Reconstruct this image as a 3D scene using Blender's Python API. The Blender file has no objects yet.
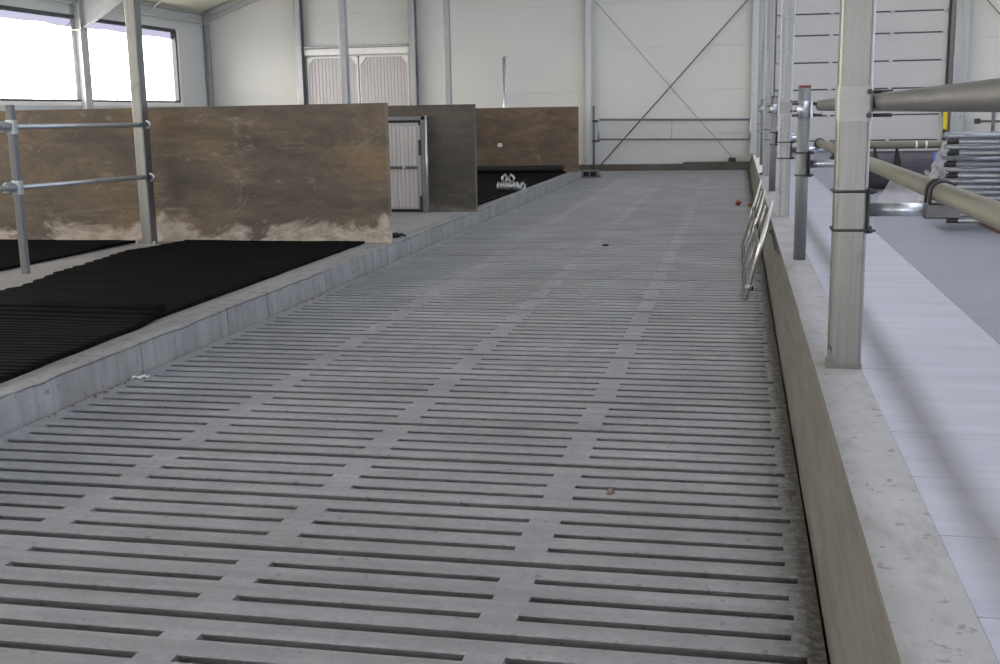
import bpy, bmesh, math, random
from mathutils import Vector, Matrix, noise
random.seed(7)
C = bpy.context.scene.collection
PI = math.pi

# ------------------------------------------------------------------ materials
def srgb(r, g, b):
    f = lambda c: (c/12.92 if c <= .04045 else ((c+.055)/1.055)**2.4)
    return (f(r/255), f(g/255), f(b/255), 1)

class NT:
    def __init__(s, name):
        s.m = bpy.data.materials.new(name); s.m.use_nodes = True
        s.t = s.m.node_tree; s.t.nodes.clear()
        s.out = s.n('ShaderNodeOutputMaterial'); s.b = s.n('ShaderNodeBsdfPrincipled')
        s.l(s.b.outputs[0], s.out.inputs[0]); s._co = None
    def n(s, k, **kw):
        x = s.t.nodes.new(k)
        for a, v in kw.items(): setattr(x, a, v)
        return x
    def l(s, a, b): s.t.links.new(a, b)
    def co(s):
        if s._co is None:
            s._co = s.n('ShaderNodeNewGeometry').outputs['Position']
        return s._co
    def mapped(s, scale=(1, 1, 1), rot=(0, 0, 0)):
        m = s.n('ShaderNodeMapping'); m.inputs['Scale'].default_value = scale; m.inputs['Rotation'].default_value = rot
        s.l(s.co(), m.inputs[0]); return m.outputs[0]
    def noise(s, scale, detail=5, rough=.6, vec=None, dist=0):
        x = s.n('ShaderNodeTexNoise'); x.inputs['Scale'].default_value = scale
        x.inputs['Detail'].default_value = detail; x.inputs['Roughness'].default_value = rough
        x.inputs['Distortion'].default_value = dist
        s.l(vec if vec is not None else s.co(), x.inputs['Vector']); return x.outputs['Fac']
    def ramp(s, fac, stops):
        r = s.n('ShaderNodeValToRGB'); e = r.color_ramp.elements
        while len(e) < len(stops): e.new(.5)
        for i, (p, c) in enumerate(stops):
            e[i].position = p; e[i].color = c if len(c) == 4 else (*c, 1)
        s.l(fac, r.inputs[0]); return r.outputs[0]
    def g(s, fac, a, b, lo=0., hi=1.):
        r = s.n('ShaderNodeMapRange'); r.inputs[1].default_value = a; r.inputs[2].default_value = b
        r.inputs[3].default_value = lo; r.inputs[4].default_value = hi; s.l(fac, r.inputs[0]); return r.outputs[0]
    def mix(s, fac, a, b, mode='MIX'):
        x = s.n('ShaderNodeMix', data_type='RGBA', blend_type=mode)
        for v, i in ((fac, 0), (a, 6), (b, 7)):
            if hasattr(v, 'links') or hasattr(v, 'is_linked'): s.l(v, x.inputs[i])
            else: x.inputs[i].default_value = v
        return x.outputs[2]
    def math(s, op, a, b=None):
        x = s.n('ShaderNodeMath', operation=op)
        for v, i in ((a, 0), (b, 1)):
            if v is None: continue
            if hasattr(v, 'is_linked'): s.l(v, x.inputs[i])
            else: x.inputs[i].default_value = v
        return x.outputs[0]
    def xyz(s):
        x = s.n('ShaderNodeSeparateXYZ'); s.l(s.co(), x.inputs[0]); return x.outputs
    def col(s, v):
        if hasattr(v, 'is_linked'): s.l(v, s.b.inputs['Base Color'])
        else: s.b.inputs['Base Color'].default_value = v
    def bump(s, h, st=.3, d=.01):
        b = s.n('ShaderNodeBump'); b.inputs['Strength'].default_value = st; b.inputs['Distance'].default_value = d
        s.l(h, b.inputs['Height']); s.l(b.outputs[0], s.b.inputs['Normal'])
    def set(s, **kw):
        for k, v in kw.items():
            i = s.b.inputs[k.replace('_', ' ')]
            if hasattr(v, 'is_linked'): s.l(v, i)
            else: i.default_value = v
        return s

def concrete(name, base, var=.25, scale=2.0, rough=.85, spec=.3, speck=True, bump=.25):
    t = NT(name)
    d = tuple(c*(1-var) for c in base[:3])+(1,); l = tuple(min(1, c*(1+var)) for c in base[:3])+(1,)
    big = t.noise(scale, 6, .65)
    c = t.ramp(big, [(.3, d), (.55, base), (.75, l)])
    fine = t.noise(60, 4, .7)
    c = t.mix(t.g(fine, .35, .65, 0, .35), c, d)
    if speck:
        v = t.noise(22, 2, .5)
        c = t.mix(t.g(v, .66, .71, 0, .65), c, tuple(x*.45 for x in base[:3])+(1,))
    t.col(c); t.set(Roughness=rough, Specular_IOR_Level=spec); t.bump(fine, bump, .004)
    return t, c

def simple(name, col, rough=.6, metal=0., var=.12, scale=8, spec=.5):
    t = NT(name)
    d = tuple(c*(1-var) for c in col[:3])+(1,); l = tuple(min(1, c*(1+var)) for c in col[:3])+(1,)
    n = t.noise(scale, 4, .6)
    t.col(t.ramp(n, [(.3, d), (.7, l)])); t.set(Roughness=rough, Metallic=metal, Specular_IOR_Level=spec)
    return t.m

def galv(name, col, rough=.42, metal=.75, var=.18, grain=(26, 26, .8), spangle=.22):
    t = NT(name)
    d = tuple(c*(1-var) for c in col[:3])+(1,); l = tuple(min(1, c*(1+var)) for c in col[:3])+(1,)
    v = t.n('ShaderNodeTexVoronoi'); v.inputs['Scale'].default_value = 150; t.l(t.co(), v.inputs['Vector'])
    sp = t.n('ShaderNodeSeparateColor'); t.l(v.outputs['Color'], sp.inputs[0])
    n = t.noise(1.0, 5, .65, t.mapped(grain))
    f = t.math('ADD', t.math('MULTIPLY', sp.outputs[0], spangle), t.math('MULTIPLY', n, 1-spangle))
    c = t.ramp(f, [(.3, d), (.52, col), (.72, l)])
    st = t.noise(1, 3, .6, t.mapped((6, 6, 5)))
    c = t.mix(t.g(st, .64, .74, 0, .5), c, tuple(x*.45 for x in col[:3])+(1,))
    t.col(c); t.set(Metallic=metal, Roughness=t.g(n, .2, .8, rough-.08, rough+.16))
    return t.m

M = {}
# slatted floor: grey concrete with dirt gathering along the low wall
t, c = concrete('slat_concrete', srgb(151, 151, 153), .24, 1.3, .8, .3, True, .9)
X = t.xyz()
sc = t.noise(1, 4, .65, t.mapped((.25, 14, 1)))
c = t.mix(t.g(sc, .38, .68, 0, .38), c, srgb(104, 103, 102))
c = t.mix(t.g(t.noise(26, 6, .8), .42, .72, 0, .4), c, srgb(97, 96, 95))
edge = t.g(t.math('ADD', X[0], t.math('MULTIPLY', t.noise(7, 5, .75), .16)), .20, .33, 0, 1)
c = t.mix(t.math('MULTIPLY', edge, t.g(t.noise(26, 6, .8), .38, .56, .35, .97)), c, srgb(74, 70, 63))
edgel = t.g(t.math('ADD', X[0], t.math('MULTIPLY', t.noise(5, 5, .7), .12)), -3.66, -3.58, .8, 0)
c = t.mix(t.math('MULTIPLY', edgel, t.g(t.noise(4, 4, .7), .5, .62, 0, .8)), c, srgb(120, 84, 62))
t.col(c); M['slat'] = t.m
t, c = concrete('kerb_concrete', srgb(142, 141, 139), .24, 2.6, .85, .3, True, .6)
vs = t.noise(1, 4, .65, t.mapped((9, 9, .6)))
c = t.mix(t.g(vs, .42, .72, 0, .5), c, srgb(96, 92, 88))
X = t.xyz(); crk = t.math('ABSOLUTE', t.math('SUBTRACT', X[2], t.math('ADD', .160, t.math('MULTIPLY', t.noise(1.6, 5, .7), .05))))
c = t.mix(t.math('MULTIPLY', t.g(crk, .002, .007, .8, 0), t.g(t.noise(.9, 3), .42, .5, 0, 1)), c, srgb(64, 58, 54)); t.col(c); M['kerb'] = t.m
t, c = concrete('wall_concrete', srgb(165, 164, 166), .13, 2.5, .8, .35)
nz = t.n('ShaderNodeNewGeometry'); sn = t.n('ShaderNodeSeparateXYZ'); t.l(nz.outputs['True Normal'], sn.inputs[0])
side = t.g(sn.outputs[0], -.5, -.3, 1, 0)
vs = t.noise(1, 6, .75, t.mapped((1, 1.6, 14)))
face_tone = t.ramp(vs, [(.3, srgb(88, 86, 83)), (.5, srgb(107, 105, 101)), (.7, srgb(120, 118, 113))])  # inner face toned darker than the top, split by surface normal
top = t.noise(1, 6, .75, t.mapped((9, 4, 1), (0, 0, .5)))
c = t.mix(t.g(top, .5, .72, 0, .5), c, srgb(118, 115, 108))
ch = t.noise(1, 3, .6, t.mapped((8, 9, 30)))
face_tone = t.mix(t.g(ch, .70, .74, 0, .6), face_tone, srgb(58, 54, 48))
face_tone = t.mix(t.g(t.noise(45, 4, .7), .4, .7, 0, .35), face_tone, srgb(84, 80, 74))
c = t.mix(side, c, face_tone)
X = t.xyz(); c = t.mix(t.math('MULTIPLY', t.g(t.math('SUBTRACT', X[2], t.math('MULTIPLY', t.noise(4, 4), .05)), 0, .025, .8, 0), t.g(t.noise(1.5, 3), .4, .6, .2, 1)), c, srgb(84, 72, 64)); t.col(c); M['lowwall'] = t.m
t, c = concrete('lying_concrete', srgb(143, 140, 137), .16, 1.4, .85, .3); M['lying'] = t.m
t, c = concrete('block_concrete', srgb(120, 114, 108), .2, 6, .9, .2); M['block'] = t.m
t, c = concrete('plinth_concrete', srgb(104, 100, 95), .3, 1.2, .9, .2)
X = t.xyz(); c = t.mix(t.g(t.math('ADD', X[0], t.noise(2)), -2.4, -1.9, .6, 0), c, srgb(88, 76, 64)); t.col(c); M['plinth'] = t.m

def partition_mat(name, a, b, d, lime, zl):
    t = NT(name); X = t.xyz()
    n1 = t.noise(1, 7, .7, t.mapped((.9, 1.1, 2.0)), .5)
    c = t.ramp(n1, [(.34, d), (.48, a), (.62, b)])
    n2 = t.noise(1, 6, .75, t.mapped((1.6, 1, 12)))
    c = t.mix(t.g(n2, .45, .68, 0, .55), c, d)
    f = t.noise(40, 6, .8); c = t.mix(t.g(f, .42, .66, 0, .4), c, tuple(x*.5 for x in a[:3])+(1,))
    sp = t.noise(1, 8, .78, t.mapped((1.5, 1, 3.2)), 1.0); c = t.mix(t.g(sp, .56, .70, 0, .42), c, lime)
    fl = t.noise(10, 4, .7); c = t.mix(t.g(fl, .70, .74, 0, .5), c, lime)
    # lime bloom creeping up from the foot, ragged upper limit
    lim = t.math('ADD', t.math('MULTIPLY', t.noise(1, 8, .66, t.mapped((1.1, 1, 2.2)), .8), zl*3.2), .2-zl*1.22)
    k = t.g(t.math('SUBTRACT', lim, X[2]), -.05, .06, 0, 1)
    k = t.math('MULTIPLY', k, t.g(t.noise(5, 7, .8, t.mapped((1, 1, 2))), .34, .56, .25, 1))
    c = t.mix(k, c, lime)
    t.col(c); t.set(Roughness=.75, Specular_IOR_Level=.35); t.bump(f, .4, .004); return t.m
M['part'] = partition_mat('partition_concrete', srgb(106, 95, 81), srgb(130, 110, 86), srgb(82, 75, 68), srgb(182, 170, 156), .38)
M['part_dark'] = partition_mat('partition_concrete_dark', srgb(79, 75, 69), srgb(96, 88, 79), srgb(66, 63, 58), srgb(116, 110, 102), .2)
M['part_ochre'] = partition_mat('partition_concrete_ochre', srgb(93, 80, 66), srgb(116, 97, 75), srgb(74, 65, 55), srgb(160, 142, 118), .2)

# feed passage
t = NT('feed_coating'); X = t.xyz()
n = t.noise(1, 5, .65, t.mapped((.8, 7, 1)))
c = t.ramp(n, [(.3, srgb(158, 159, 173)), (.55, srgb(170, 171, 185)), (.75, srgb(179, 180, 194))])
c = t.mix(t.g(t.noise(2.2, 6, .7), .55, .8, 0, .35), c, srgb(168, 168, 174))
t.col(c); t.set(Roughness=.5, Specular_IOR_Level=.4); M['feed'] = t.m
t, c = concrete('passage_concrete', srgb(138, 141, 153), .08, .9, .6, .4, speck=False, bump=.1); M['passage'] = t.m

# sheet metal cladding
def cladding(name, col, axis=2, period=.05, st=.15):
    t = NT(name); X = t.xyz()
    w = t.math('SINE', t.math('MULTIPLY', X[axis], 2*PI/period))
    n = t.noise(.8, 3, .5)
    t.col(t.mix(t.g(n, .3, .7, 0, .35), col, tuple(x*.9 for x in col[:3])+(1,)))
    t.set(Roughness=.45, Specular_IOR_Level=.4); t.bump(w, st, .003); return t.m
M['clad'] = cladding('wall_cladding', srgb(203, 202, 197), 2, .1, .12)
M['clad_left'] = cladding('side_cladding', srgb(205, 206, 202), 1, .1, .12)
M['ceil'] = cladding('roof_cladding', srgb(222, 219, 200), 0, .25, .1)
M['doorskin'] = simple('door_skin', srgb(186, 184, 184), .5, 0, .03, 2)
M['seal'] = simple('door_seal', srgb(70, 70, 76), .7)
M['ribwhite'] = cladding('ribbed_white_panel', srgb(214, 208, 205), 0, .25, .02)
M['ribpanel'] = simple('ribbed_panel', srgb(188, 183, 182), .4, 0, .04, 3)
M['white'] = simple('white_profile', srgb(236, 234, 228), .45, 0, .05)
M['galv'] = galv('galvanised', srgb(176, 178, 178))
M['galv_post'] = galv('galvanised_post', srgb(126, 125, 121), .36, .8, .36, (30, 30, .5), .05)
M['galv_stub'] = galv('galvanised_stub', srgb(130, 131, 133), .55, .55)
M['galv_dull'] = galv('galvanised_dull', srgb(112, 113, 115), .55, .6)
M['galv_bright'] = galv('galvanised_bright', srgb(188, 194, 202), .33, .8, var=.2)
M['galv_loop'] = galv('galvanised_loop', srgb(140, 145, 155), .36, .55, .3, (.6, 30, 30))
M['galv_band'] = galv('galvanised_band', srgb(150, 150, 147), .42, .75, .2, (2, 2, 30), .05)
M['galv_mott'] = galv('galvanised_mottled', srgb(158, 159, 160), .45, .7, var=.4)
M['painted'] = simple('painted_steel', srgb(188, 190, 190), .5, .2, .06)
M['pipe'] = galv('rail_pipe', srgb(112, 112, 112), .55, .5, .2, (30, .6, 30), .1)
M['dull_pipe'] = galv('dull_pipe', srgb(122, 119, 109), .6, .3, .2, (30, .6, 30), .1)
M['alu'] = galv('aluminium_tube', srgb(214, 212, 206), .3, .8, var=.1)
M['dark'] = simple('dark_steel', srgb(66, 66, 70), .5, .5)
M['cable'] = simple('brace_rod', srgb(92, 93, 97), .5, .4)
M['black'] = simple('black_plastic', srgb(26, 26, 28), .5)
M['frame_dark'] = simple('dark_frame', srgb(62, 64, 68), .5)
M['red'] = simple('red_plastic', srgb(140, 46, 40), .5)
M['redcap'] = simple('dull_red_paint', srgb(132, 60, 62), .6)
M['rust'] = simple('red_brown_brick', srgb(98, 46, 34), .8)
M['yellow'] = simple('yellow_film', srgb(226, 200, 30), .5)
M['blue'] = simple('blue_plastic', srgb(78, 110, 196), .5)
M['leaf_rust'] = simple('rusty_litter', srgb(104, 82, 64), .9, 0, .3, 60)
M['leaf'] = simple('dry_leaf', srgb(112, 88, 74), .8, 0, .3, 60)
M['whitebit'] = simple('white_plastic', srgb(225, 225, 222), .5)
M['pebble'] = simple('dark_pebble', srgb(62, 58, 54), .8)
M['wood'] = simple('dark_wood', srgb(84, 58, 46), .8, 0, .3, 20)
M['plaster'] = simple('plaster', srgb(196, 186, 172), .9)
M['ground'] = simple('outdoor_ground', srgb(214, 212, 206), .9)
M['cement'] = simple('cement_smear', srgb(112, 110, 106), .9, 0, .2, 30)

# rubber mats with fine ribs running across the alley
t = NT('rubber_mat'); X = t.xyz()
w = t.math('SINE', t.math('MULTIPLY', t.math('ADD', X[1], t.math('MULTIPLY', t.noise(.8, 3), .06)), 2*PI/.085))
n = t.noise(3, 5, .7, t.mapped((1, 3, 1)))
c = t.ramp(n, [(.35, srgb(12, 11, 11)), (.6, srgb(18, 17, 17)), (.8, srgb(32, 31, 30))])
c = t.mix(t.g(t.noise(1, 6, .8, t.mapped((2, 6, 1)), 1), .64, .74, 0, .3), c, srgb(92, 90, 86))
t.col(c); t.set(Roughness=.72, Specular_IOR_Level=.25); t.bump(w, .4, .012); M['rubber'] = t.m; t.set(Specular_IOR_Level=.04, Roughness=.95)
t = NT('rubber_sheet'); n = t.noise(2, 5, .6)
t.col(t.ramp(n, [(.3, srgb(56, 55, 62)), (.7, srgb(80, 78, 88))])); t.set(Roughness=.55, Specular_IOR_Level=.4); M['sheet_roll'] = t.m
t = NT('rubber_black'); n = t.noise(4, 5, .6)
t.col(t.ramp(n, [(.3, srgb(22, 21, 24)), (.7, srgb(34, 33, 37))])); t.set(Roughness=.6, Specular_IOR_Level=.3); M['rubber_black'] = t.m

# clear polythene
t = NT('polythene'); n = t.noise(9, 5, .7)
t.col(t.ramp(n, [(.3, srgb(180, 175, 178)), (.7, srgb(226, 222, 224))])); t.set(Roughness=.25, Specular_IOR_Level=.6, Alpha=.3); t.bump(n, .3, .02); M['poly'] = t.m

# window film: mostly clear, slightly diffusing
def film(name, clear, tint):
    t = NT(name); t.t.nodes.remove(t.b)
    tr = t.n('ShaderNodeBsdfTransparent'); tl = t.n('ShaderNodeBsdfTranslucent'); mx = t.n('ShaderNodeMixShader')
    tr.inputs[0].default_value = tint; n = t.noise(2, 3)
    t.l(t.ramp(n, [(.3, tuple(x*.92 for x in tint[:3])), (.7, tint[:3])]), tl.inputs[0])
    mx.inputs[0].default_value = 1-clear
    t.l(tr.outputs[0], mx.inputs[1]); t.l(tl.outputs[0], mx.inputs[2]); t.l(mx.outputs[0], t.out.inputs[0]); return t.m
M['film'] = film('window_film', .9, (.97, .975, 1, 1))
M['hem'] = film('window_film_hem', .92, (.056, .057, .078, 1))
M['filmbar'] = film('window_film_bar', .95, (.038, .039, .055, 1))

# ------------------------------------------------------------------ mesh builder
class MB:
    def __init__(s): s.bm = bmesh.new()
    def _add(s, b2):
        me = bpy.data.meshes.new('t'); b2.to_mesh(me); b2.free(); s.bm.from_mesh(me); bpy.data.meshes.remove(me)
    def box(s, x0, x1, y0, y1, z0, z1, bev=0, seg=1):
        b = bmesh.new(); bmesh.ops.create_cube(b, size=1)
        bmesh.ops.scale(b, vec=(x1-x0, y1-y0, z1-z0), verts=b.verts)
        bmesh.ops.translate(b, vec=((x0+x1)/2, (y0+y1)/2, (z0+z1)/2), verts=b.verts)
        if bev: bmesh.ops.bevel(b, geom=b.edges[:], offset=bev, segments=seg, affect='EDGES', profile=.5)
        s._add(b); return s
    def obox(s, c, ax, ay, az, hx, hy, hz, bev=0):
        """box with centre c and unit axes"""
        b = bmesh.new(); bmesh.ops.create_cube(b, size=2)
        bmesh.ops.scale(b, vec=(hx, hy, hz), verts=b.verts)
        if bev: bmesh.ops.bevel(b, geom=b.edges[:], offset=bev, segments=1, affect='EDGES')
        m = Matrix((ax, ay, az)).transposed().to_4x4(); m.translation = Vector(c)
        b.transform(m); s._add(b); return s
    def prism(s, pts, a0, a1, axis='z', cap=True, smooth=False):
        """2-D outline pushed along an axis: axis x takes (y,z), y takes (x,z), z takes (x,y)"""
        def P(u, v, a): return (a, u, v) if axis == 'x' else ((u, a, v) if axis == 'y' else (u, v, a))
        A = [s.bm.verts.new(P(u, v, a0)) for u, v in pts]; B = [s.bm.verts.new(P(u, v, a1)) for u, v in pts]
        n = len(pts)
        for i in range(n):
            f = s.bm.faces.new((A[i], A[(i+1) % n], B[(i+1) % n], B[i])); f.smooth = smooth
        if cap: s.bm.faces.new(A[::-1]); s.bm.faces.new(B)
        return s
    def tube(s, pts, r, seg=12, cap=True, inner=None):
        pts = [Vector(p) for p in pts]; rings = []
        n = len(pts); tang = []
        for i in range(n):
            a = pts[max(i-1, 0)]; b = pts[min(i+1, n-1)]; tang.append((b-a).normalized())
        up = Vector((0, 0, 1)) if abs(tang[0].z) < .9 else Vector((1, 0, 0))
        u = tang[0].cross(up).normalized(); v = u.cross(tang[0]).normalized()
        for i in range(n):
            if i:
                q = tang[i-1].rotation_difference(tang[i]); u = q @ u; v = q @ v
            rr = r[i] if isinstance(r, (list, tuple)) else r
            rings.append([s.bm.verts.new(pts[i]+u*math.cos(2*PI*k/seg)*rr+v*math.sin(2*PI*k/seg)*rr) for k in range(seg)])
        for i in range(n-1):
            for k in range(seg):
                f = s.bm.faces.new((rings[i][k], rings[i][(k+1) % seg], rings[i+1][(k+1) % seg], rings[i+1][k])); f.smooth = True
        if cap:
            for e, R in ((0, rings[0][::-1]), (1, rings[-1])):
                if inner:
                    p = pts[0] if e == 0 else pts[-1]; tg = tang[0] if e == 0 else -tang[-1]
                    I = [s.bm.verts.new(p+(x.co-p)*inner) for x in R]; J = [s.bm.verts.new(x.co+tg*.12) for x in I]
                    for k in range(seg):
                        s.bm.faces.new((R[k], R[(k+1) % seg], I[(k+1) % seg], I[k])); s.bm.faces.new((I[k], I[(k+1) % seg], J[(k+1) % seg], J[k]))
                    s.bm.faces.new(J)
                else: s.bm.faces.new(R)
        return s
    def rtube(s, x0, x1, y0, y1, z0, z1, r=.015, seg=4):
        """rolled hollow section standing up: rounded corners"""
        pts = []
        for cx, cy, a in ((x1-r, y0+r, -PI/2), (x1-r, y1-r, 0), (x0+r, y1-r, PI/2), (x0+r, y0+r, PI)):
            for k in range(seg+1):
                t_ = a+PI/2*k/seg; pts.append((cx+r*math.cos(t_), cy+r*math.sin(t_)))
        s.prism(pts, z0, z1, 'z'); return s
    def grid(s, fn, nu, nv, thick=None):
        V = [[s.bm.verts.new(fn(i/nu, j/nv)) for j in range(nv+1)] for i in range(nu+1)]
        for i in range(nu):
            for j in range(nv):
                f = s.bm.faces.new((V[i][j], V[i+1][j], V[i+1][j+1], V[i][j+1])); f.smooth = True
        if thick:
            W = [[s.bm.verts.new(Vector(V[i][j].co)+Vector(thick)) for j in range(nv+1)] for i in range(nu+1)]
            for i in range(nu):
                for j in range(nv): s.bm.faces.new((W[i][j], W[i][j+1], W[i+1][j+1], W[i+1][j]))
            for i in range(nu):
                s.bm.faces.new((V[i][0], W[i][0], W[i+1][0], V[i+1][0])); s.bm.faces.new((V[i][nv], V[i+1][nv], W[i+1][nv], W[i][nv]))
            for j in range(nv):
                s.bm.faces.new((V[0][j], V[0][j+1], W[0][j+1], W[0][j])); s.bm.faces.new((V[nu][j], W[nu][j], W[nu][j+1], V[nu][j+1]))
        return s
    def blob(s, c, r, amp=.25, fr=3, sub=3, sq=(1, 1, 1), smooth=True, seed=0):
        b = bmesh.new(); bmesh.ops.create_icosphere(b, subdivisions=sub, radius=1)
        for v in b.verts:
            k = 1+amp*noise.noise(v.co*fr+Vector((seed*7.3, seed, 0)))
            v.co = Vector((v.co.x*sq[0], v.co.y*sq[1], v.co.z*sq[2]))*r*k+Vector(c)
        for f in b.faces: f.smooth = smooth
        s._add(b); return s
    def build(s, name, mat, parent=None, normals=True):
        if normals: bmesh.ops.recalc_face_normals(s.bm, faces=s.bm.faces)
        me = bpy.data.meshes.new(name)
        off = Vector((0, 0, 0))
        o = bpy.data.objects.new(name, me); C.objects.link(o)
        if parent is not None:
            o.parent = parent; p = parent
            while p is not None: off += p.location; p = p.parent
        else:
            vs = [v.co for v in s.bm.verts]
            off = Vector(((min(v.x for v in vs)+max(v.x for v in vs))/2, (min(v.y for v in vs)+max(v.y for v in vs))/2, min(v.z for v in vs)))
            o.location = off
        bmesh.ops.translate(s.bm, vec=-off, verts=s.bm.verts)
        s.bm.to_mesh(me); s.bm.free(); me.materials.append(M[mat] if isinstance(mat, str) else mat)
        return o

def tag(o, label=None, cat=None, group=None, kind=None):
    if label: o['label'] = label
    if cat: o['category'] = cat
    if group: o['group'] = group
    if kind: o['kind'] = kind
    return o
def thing(name, label, cat, loc, group=None, kind=None):
    o = bpy.data.objects.new(name, None); C.objects.link(o); o.location = loc; o.empty_display_size = .1
    return tag(o, label, cat, group, kind)
def copy_tree(root, loc, label=None):
    r = root.copy(); C.objects.link(r); r.location = loc
    if label: r['label'] = label
    for ch in list(root.children):
        c_ = ch.copy(); C.objects.link(c_); c_.parent = r
        for g_ in ch.children:
            d_ = g_.copy(); C.objects.link(d_); d_.parent = c_
    return r
def arc(c, r, a0, a1, n, u, v):
    u = Vector(u); v = Vector(v); c = Vector(c)
    return [c+u*r*math.cos(a0+(a1-a0)*i/n)+v*r*math.sin(a0+(a1-a0)*i/n) for i in range(n+1)]

# ------------------------------------------------------------------ layout numbers (metres; +Y along the alley, +X right)
P, Y0 = .588, 3.2203            # slatted element pitch, first open joint
ZT, ZC = .4295, .200            # top of low wall / feed floor, top of kerb / lying floor
YB = 31.25                      # back wall
XL = -14.93                     # left wall inside face
XR = 20.9; XM = (XL+XR)/2
SL = .357                       # roof slope
def roof(x): return 4.5+SL*(x-XL) if x <= XM else 4.5+SL*(XR-x)
YF = -9.0

# ------------------------------------------------------------------ slatted alley floor
m = MB(); cols = [(-3.585, -2.723), (-2.596, -1.752), (-1.626, -.776), (-.653, .200)]
xl, xr, hw, dp = -3.678, .286, .0225, .075
for n in range(-7, 47):
    ya = Y0+P*n; step = P/4
    jl, jr = -3.62, .232
    # beams between slots
    for k in range(4):
        a = ya+step*k+hw+(.005 if k == 0 else 0); b = ya+step*(k+1)-hw-(.005 if k == 3 else 0)
        t_ = .042
        m.prism([(a, -.004), (a+.004, 0), (b-.004, 0), (b, -.004), (b-t_, -dp), (a+t_, -dp)], xl, xr, 'x')
    # open joint at ya: closed only at the two ends
    m.box(xl, jl, ya-hw-.012, ya+hw+.012, -dp, -.001); m.box(jr, xr, ya-hw-.012, ya+hw+.012, -dp, -.001)
    for k in (1, 2, 3):
        c = ya+step*k; a, b = c-hw-.012, c+hw+.012
        jx = random.uniform(-.008, .008)
        e = [xl]+[v+jx for cc in cols for v in cc]+[xr]
        for i in range(0, len(e), 2): m.box(e[i], e[i+1], a, b, -dp, -.0006)
fl = tag(m.build('floor', 'slat', normals=False), 'grey slatted concrete floor of the alley with rows of slots', 'floor', kind='structure')
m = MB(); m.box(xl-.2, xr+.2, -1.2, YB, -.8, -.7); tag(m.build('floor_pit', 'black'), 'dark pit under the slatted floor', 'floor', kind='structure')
m = MB(); m.box(xl, xr, Y0+P*46+P-hw, YB, -.11, 0); tag(m.build('floor_back', 'slat'), 'plain concrete strip at the far end of the alley', 'floor', kind='structure')

# kerb in cast lengths with open joints
kj = [-1.2, 1.2, 3.6, 6.53, 7.81, 8.56, 9.91, 11.84, 12.2, 14.2, 16.5, 17.7, 19.3, 20.6, 22.5, 24.4, 26.0, 27.55]
m = MB()
for a, b in zip(kj[:-1], kj[1:]):
    j = .006
    pts = [(-3.690, -.1), (-3.692, 0), (-3.700, ZC-.006), (-3.706, ZC), (-3.86, ZC), (-3.86, -.1)]
    m.prism(pts, a+j, b-j, 'y'); m.prism([(x-.012, z-.004) for x, z in pts], b-j, b+j, 'y')
tag(m.build('trim_kerb', 'kerb'), 'pale concrete kerb along the left of the slatted alley', 'kerb', kind='structure')
m = MB(); m.box(XL, -3.86, -1.2, 27.55, -.1, ZC); m.box(XL, -4.6, 27.55, YB, -.1, ZC); m.box(-4.6, -3.69, 27.55, YB, -.1, -.001); tag(m.build('floor_left', 'lying'), 'raised concrete floor of the lying bays', 'floor', kind='structure')

# low wall right, battered inner face
m = MB(); ys = [-1.2+.6*i for i in range(55)]
rows = []
for y_ in ys:
    y_ = min(y_, YB)
    j = lambda k: .004*noise.noise(Vector((y_*1.3, k*5.1, 2)))
    rows.append([m.bm.verts.new(q) for q in ((.296+j(0), y_, -.15), (.296+j(0), y_, 0), (.331+j(1), y_, .22), (.358+j(2)*.5, y_, ZT-.004), (.362+j(2)*.5, y_, ZT), (.562, y_, ZT), (.562, y_, -.15))])
for a, b in zip(rows[:-1], rows[1:]):
    for i in range(6): m.bm.faces.new((a[i], a[i+1], b[i+1], b[i]))
m.bm.faces.new(rows[0]); m.bm.faces.new(rows[-1][::-1])
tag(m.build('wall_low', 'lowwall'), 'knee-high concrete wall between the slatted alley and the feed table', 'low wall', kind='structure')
# feed table lane, cast in bays
m = MB(); p = .5255; y_ = 2.64-8*p
while y_ < YB:
    m.box(.5635, 1.281, y_+.0022, min(y_+p, YB)-.0022, ZT-.05, ZT-.003, .0015); y_ += p
m.box(.5635, 1.281, -1.2, YB, ZT-.06, ZT-.012)
tag(m.build('floor_feed', 'feed', normals=False), 'pale coated feed table lane beside the low wall', 'floor', kind='structure')
m = MB(); y_ = 6.66-3.68*3
while y_ < YB:
    m.box(1.284, XR, y_+.006, min(y_+3.68, YB)-.006, ZT-.12, ZT-.008, .003); y_ += 3.68
m.box(1.284, XR, -4.5, YB, ZT-.14, ZT-.03)
tag(m.build('floor_passage', 'passage', normals=False), 'smooth blue-grey concrete feed passage on the right', 'floor', kind='structure')
m = MB(); m.box(XL, XR, YF, -1.15, -.3, 0); tag(m.build('floor_entry', 'lying'), 'concrete floor at the entrance end', 'floor', kind='structure')

# ------------------------------------------------------------------ building shell
# back wall of stacked horizontal panels
m = MB(); zs = [-.2, .95, 2.09, 3.22, 4.35, 5.48, 6.6, 7.75, 8.9, 10.05, 11.2]
for a, b in zip(zs[:-1], zs[1:]):
    x0 = XL-.1 if a < 4.4 else XL+(a-4.5)/SL; x1 = XR+.1 if a < 4.4 else XR-(a-4.5)/SL
    xa = XL-.1 if b < 4.5 else XL+(b-4.5)/SL; xb = XR+.1 if b < 4.5 else XR-(b-4.5)/SL
    g_ = .011
    if b > 4.5 and a < 4.5: m.prism([(x0, a+g_), (x1, a+g_), (x1, 4.5), (xb, b-g_), (xa, b-g_), (x0, 4.5)], YB, YB+.1, 'y')
    elif xa < xb: m.prism([(x0, a+g_), (x1, a+g_), (xb, b-g_), (xa, b-g_)], YB, YB+.1, 'y')
    else: m.prism([(x0, a+g_), (x1, a+g_), (XM, roof(XM))], YB, YB+.1, 'y')
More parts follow.
